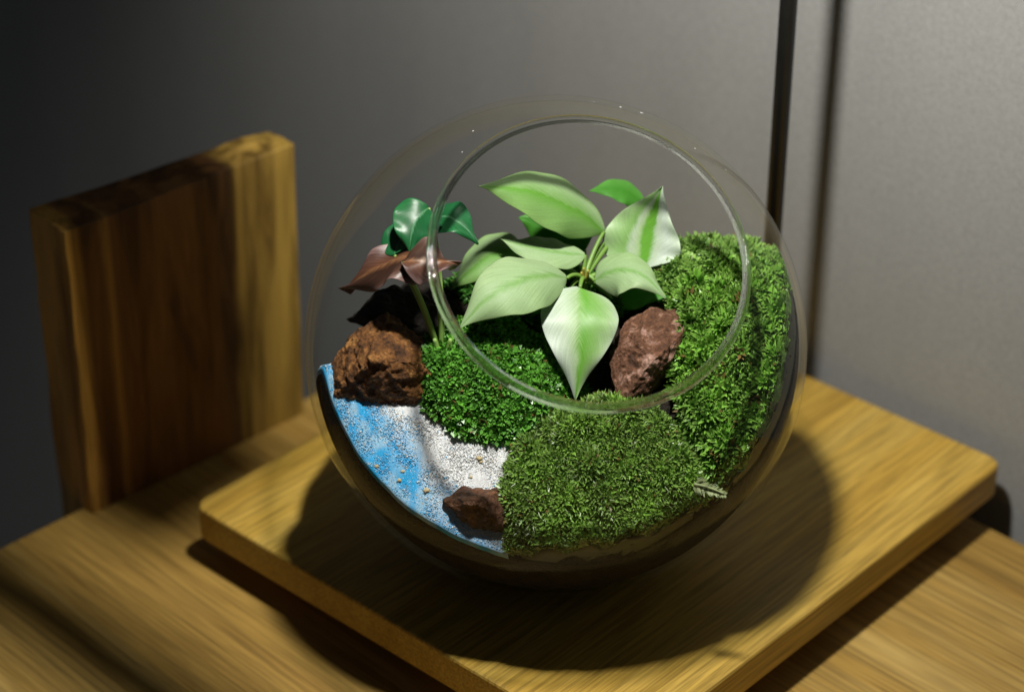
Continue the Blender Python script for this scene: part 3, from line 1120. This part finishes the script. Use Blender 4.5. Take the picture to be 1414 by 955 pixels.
# (base, mid, tip, half width, normal, material, fold, curl, shape, wave, twist)
LEAVES = [
    ((801, 397, -0.016), (800, 462, -0.036), (794, 552, -0.047), 0.0152, (0.06, -0.80, 0.60), 1, 0.10, 0.20, OUT, 0.05, 0.0),
    ((783, 384, -0.012), (706, 392, -0.030), (634, 455, -0.040), 0.0135, (-0.12, -0.58, 0.80), 2, 0.05, 0.28, OUT_LONG, 0.04, 0.0),
    ((821, 388, -0.006), (872, 374, -0.012), (919, 413, -0.020), 0.0100, (0.25, -0.52, 0.80), 2, 0.05, 0.35, OUT, 0.05, 0.0),
    ((884, 372, 0.004), (893, 318, 0.012), (915, 257, 0.016), 0.0160, (-0.25, -0.82, 0.50), 4, 0.30, 0.12, OUT, 0.04, 0.1),
    ((834, 320, 0.012), (757, 272, 0.004), (659, 258, -0.004), 0.0125, (-0.05, -0.55, 0.82), 0, 0.05, 0.28, OUT_LONG, 0.04, 0.0),
    ((808, 352, 0.000), (752, 345, -0.002), (690, 330, 0.002), 0.0085, (0.05, -0.28, 0.95), 2, 0.10, 0.25, OUT_LONG, 0.05, 0.0),
    ((722, 344, 0.010), (672, 356, 0.004), (622, 402, -0.004), 0.0110, (-0.25, -0.55, 0.80), 0, 0.05, 0.25, OUT, 0.04, 0.0),
    ((808, 346, 0.016), (764, 318, 0.024), (716, 300, 0.028), 0.0145, (-0.05, -0.80, 0.45), 3, 0.05, 0.2, OUT, 0.04, 0.0),
    ((888, 284, 0.034), (856, 262, 0.034), (812, 265, 0.030), 0.0060, (0.05, -0.45, 0.9), 3, 0.08, 0.2, OUT_LONG, 0.04, 0.0),
    ((846, 415, -0.004), (884, 407, -0.006), (922, 410, -0.010), 0.0065, (0.10, -0.40, 0.9), 3, 0.05, 0.2, OUT_LONG, 0.04, 0.0),
    ((786, 400, -0.010), (757, 413, -0.016), (724, 434, -0.022), 0.0070, (-0.10, -0.50, 0.85), 3, 0.05, 0.2, OUT, 0.04, 0.0),
    ((800, 368, 0.004), (772, 366, 0.004), (735, 378, 0.002), 0.0070, (-0.10, -0.50, 0.85), 3, 0.05, 0.2, OUT, 0.04, 0.0),
    ((838, 330, 0.014), (852, 342, 0.012), (862, 372, 0.010), 0.0060, (-0.20, -0.70, 0.6), 3, 0.05, 0.2, OUT, 0.04, 0.0),
]
for (b, m, t, hw, N, mi, fo, cu, sh, wv, tw) in LEAVES:
    o, bp = leaf(plant, b, m, t, hw, N, ML[mi], fo, cu, sh, wv, twist=tw)
    cmid = (crown + bp) / 2 + Vector((0, 0.001, 0.003))
    stalk(plant, crown, cmid, bp, 0.0011, 0.0007, M_STEM, 'petiole')
for (px, py, dx, dy) in ((806, 372, -0.003, 0.0), (812, 375, 0.002, 0.001), (803, 378, 0.0, -0.002)):
    stalk(plant, crown, at(px, py + 6, -0.005), at(px, py - 2, -0.006), 0.0013, 0.0004, M_SHOOT, 'shoot')

# second plant: two glossy dark leaves and two pinkish brown ones
MG = m_leaf('glossy_dark_leaf', [(0.0, (0.015, 0.12, 0.04)), (0.46, (0.012, 0.10, 0.03)), (0.5, (0.09, 0.25, 0.12)), (0.54, (0.012, 0.10, 0.03)), (1.0, (0.02, 0.15, 0.045))], 0.22, 0.12, 2.2, 0.3)
MP = m_leaf('pink_brown_leaf', [(0.0, (0.24, 0.15, 0.13)), (0.14, (0.10, 0.05, 0.035)), (0.40, (0.06, 0.028, 0.018)), (0.5, (0.24, 0.11, 0.05)), (0.6, (0.13, 0.055, 0.03)), (0.86, (0.11, 0.055, 0.045)), (1.0, (0.28, 0.18, 0.165))], 0.30, 0.12, 3.1, 0.6)
M_STEM2 = m_plain('pale_green_stem', (0.26, 0.42, 0.10), 0.4)
sroot = at(609, 492, -0.034)
plant2 = empty('houseplant', sroot)
tag(plant2, 'small plant with glossy dark green and pinkish brown leaves behind left rock', 'plant')
for (b, m, t, hw, N, mt, fo, cu, wv, lab) in [
    ((592, 287, -0.012), (572, 312, -0.020), (566, 350, -0.026), 0.0100, (-0.25, -0.80, 0.55), MG, 0.25, 0.15, 0.08, None),
    ((598, 302, -0.012), (628, 303, -0.018), (660, 338, -0.024), 0.0085, (0.30, -0.55, 0.78), MG, 0.15, 0.25, 0.10, None),
    ((592, 352, -0.030), (536, 362, -0.026), (474, 402, -0.020), 0.0120, (-0.10, -0.32, 0.94), MP, -0.10, 0.10, 0.34, 'pinkish brown leaf'),
    ((556, 362, -0.034), (598, 360, -0.034), (634, 366, -0.032), 0.0085, (0.05, -0.50, 0.86), MP, 0.10, 0.10, 0.42, 'pinkish brown leaf'),
    ((545, 352, -0.022), (560, 320, -0.012), (592, 284, -0.004), 0.0075, (-0.4, -0.70, 0.5), MG, 0.2, 0.1, 0.08, None),
]:
    o, bp = leaf(plant2, b, m, t, hw, N, mt, fo, cu, OUT, wv)
    if lab: o['label'] = lab
    stalk(plant2, sroot + Vector((0, 0.001, -0.004)), (sroot + bp) / 2 + Vector((0.003, 0, 0)), bp, 0.0011, 0.0006, M_STEM2, 'stem')
for dx, px in ((-0.001, 600), (0.003, 622)):
    stalk(plant2, sroot + Vector((dx, 0, -0.006)), sroot + Vector((dx, -0.001, 0.003)), at(px, 468, -0.036), 0.0026, 0.0007, M_STEM2, 'sheath')

# ------------------------------------------------------------------ small things
M_PEB = m_plain('tan_pebble', (0.46, 0.37, 0.20), 0.7)


def ground(px, py):
    for i in range(400):
        p = at(px, py, -0.097 + i * 0.0003)
        if p.z - CZ < float(h0(p.x, p.y)): return p
    return at(px, py, -0.06)


pm = None
for px, py, s in ((588, 556, 0.0022), (602, 560, 0.0017), (662, 632, 0.0016), (664, 637, 0.0012), (551, 662, 0.0016), (589, 676, 0.0018), (556, 650, 0.0012), (650, 658, 0.0011), (520, 643, 0.0012), (633, 578, 0.0016)):
    p = ground(px, py)
    if pm is None:
        bm = bmesh.new()
        bmesh.ops.create_icosphere(bm, subdivisions=2, radius=1)
        for v in bm.verts: v.co *= 1 + 0.55 * noise.noise(v.co * 1.5 + Vector((2, 5, 1)))
        pm = bm_mesh('pebble', bm)
        pm.materials.append(M_PEB)
        pm.polygons.foreach_set('use_smooth', [True] * len(pm.polygons))
    o = bpy.data.objects.new('pebble', pm)
    col.objects.link(o)
    o.location = p + Vector((0, 0, -s * 0.05))
    o.scale = (s * 0.85, s * 0.75, s * 0.5)
    o.rotation_euler = (0.2, 0.1, px)
    tag(o, 'tiny tan pebble lying on the sand', 'pebble', 'pebbles on the sand')

# pale dry sprig caught at the lower edge of the moss
sp = at(972, 672, -0.082)
sprig = empty('dry_sprig', sp)
tag(sprig, 'pale dry moss sprig at the lower right edge of the moss', 'twig')
tip = at(1000, 682, sp.y - 0.002)
root_ = at(958, 668, sp.y)
M_DRY = m_plain('pale_dry_moss', (0.30, 0.36, 0.17), 0.6)
stalk(sprig, root_, (root_ + tip) / 2 + Vector((0, -0.001, 0.002)), tip, 0.0005, 0.0003, M_DRY, 'stem')
Vs, Fs = [], []
for i in range(26):
    s = i / 25
    p = root_.lerp(tip, s)
    for sg in (-1, 1):
        T_ = (tip - root_).normalized()
        d = (T_ * random.uniform(0.5, 1.0) + T_.cross(Vector((0, -0.86, 0.52))).normalized() * sg + Vector((0, -0.4, 0.2)) * random.uniform(-0.5, 1)).normalized()
        L = 0.0042 * (1 - 0.6 * s) * random.uniform(0.7, 1.2)
        sd_ = d.cross(Vector((0, -0.85, 0.5))).normalized() * 0.0005
        n = len(Vs)
        Vs += [tuple(p), tuple(p + d * L * 0.5 + sd_), tuple(p + d * L), tuple(p + d * L * 0.5 - sd_)]
        Fs.append((n, n + 1, n + 2, n + 3))
link('leaflets', mesh_np('leaflets', np.array(Vs), np.array(Fs)), M_DRY, sprig, smooth=False)
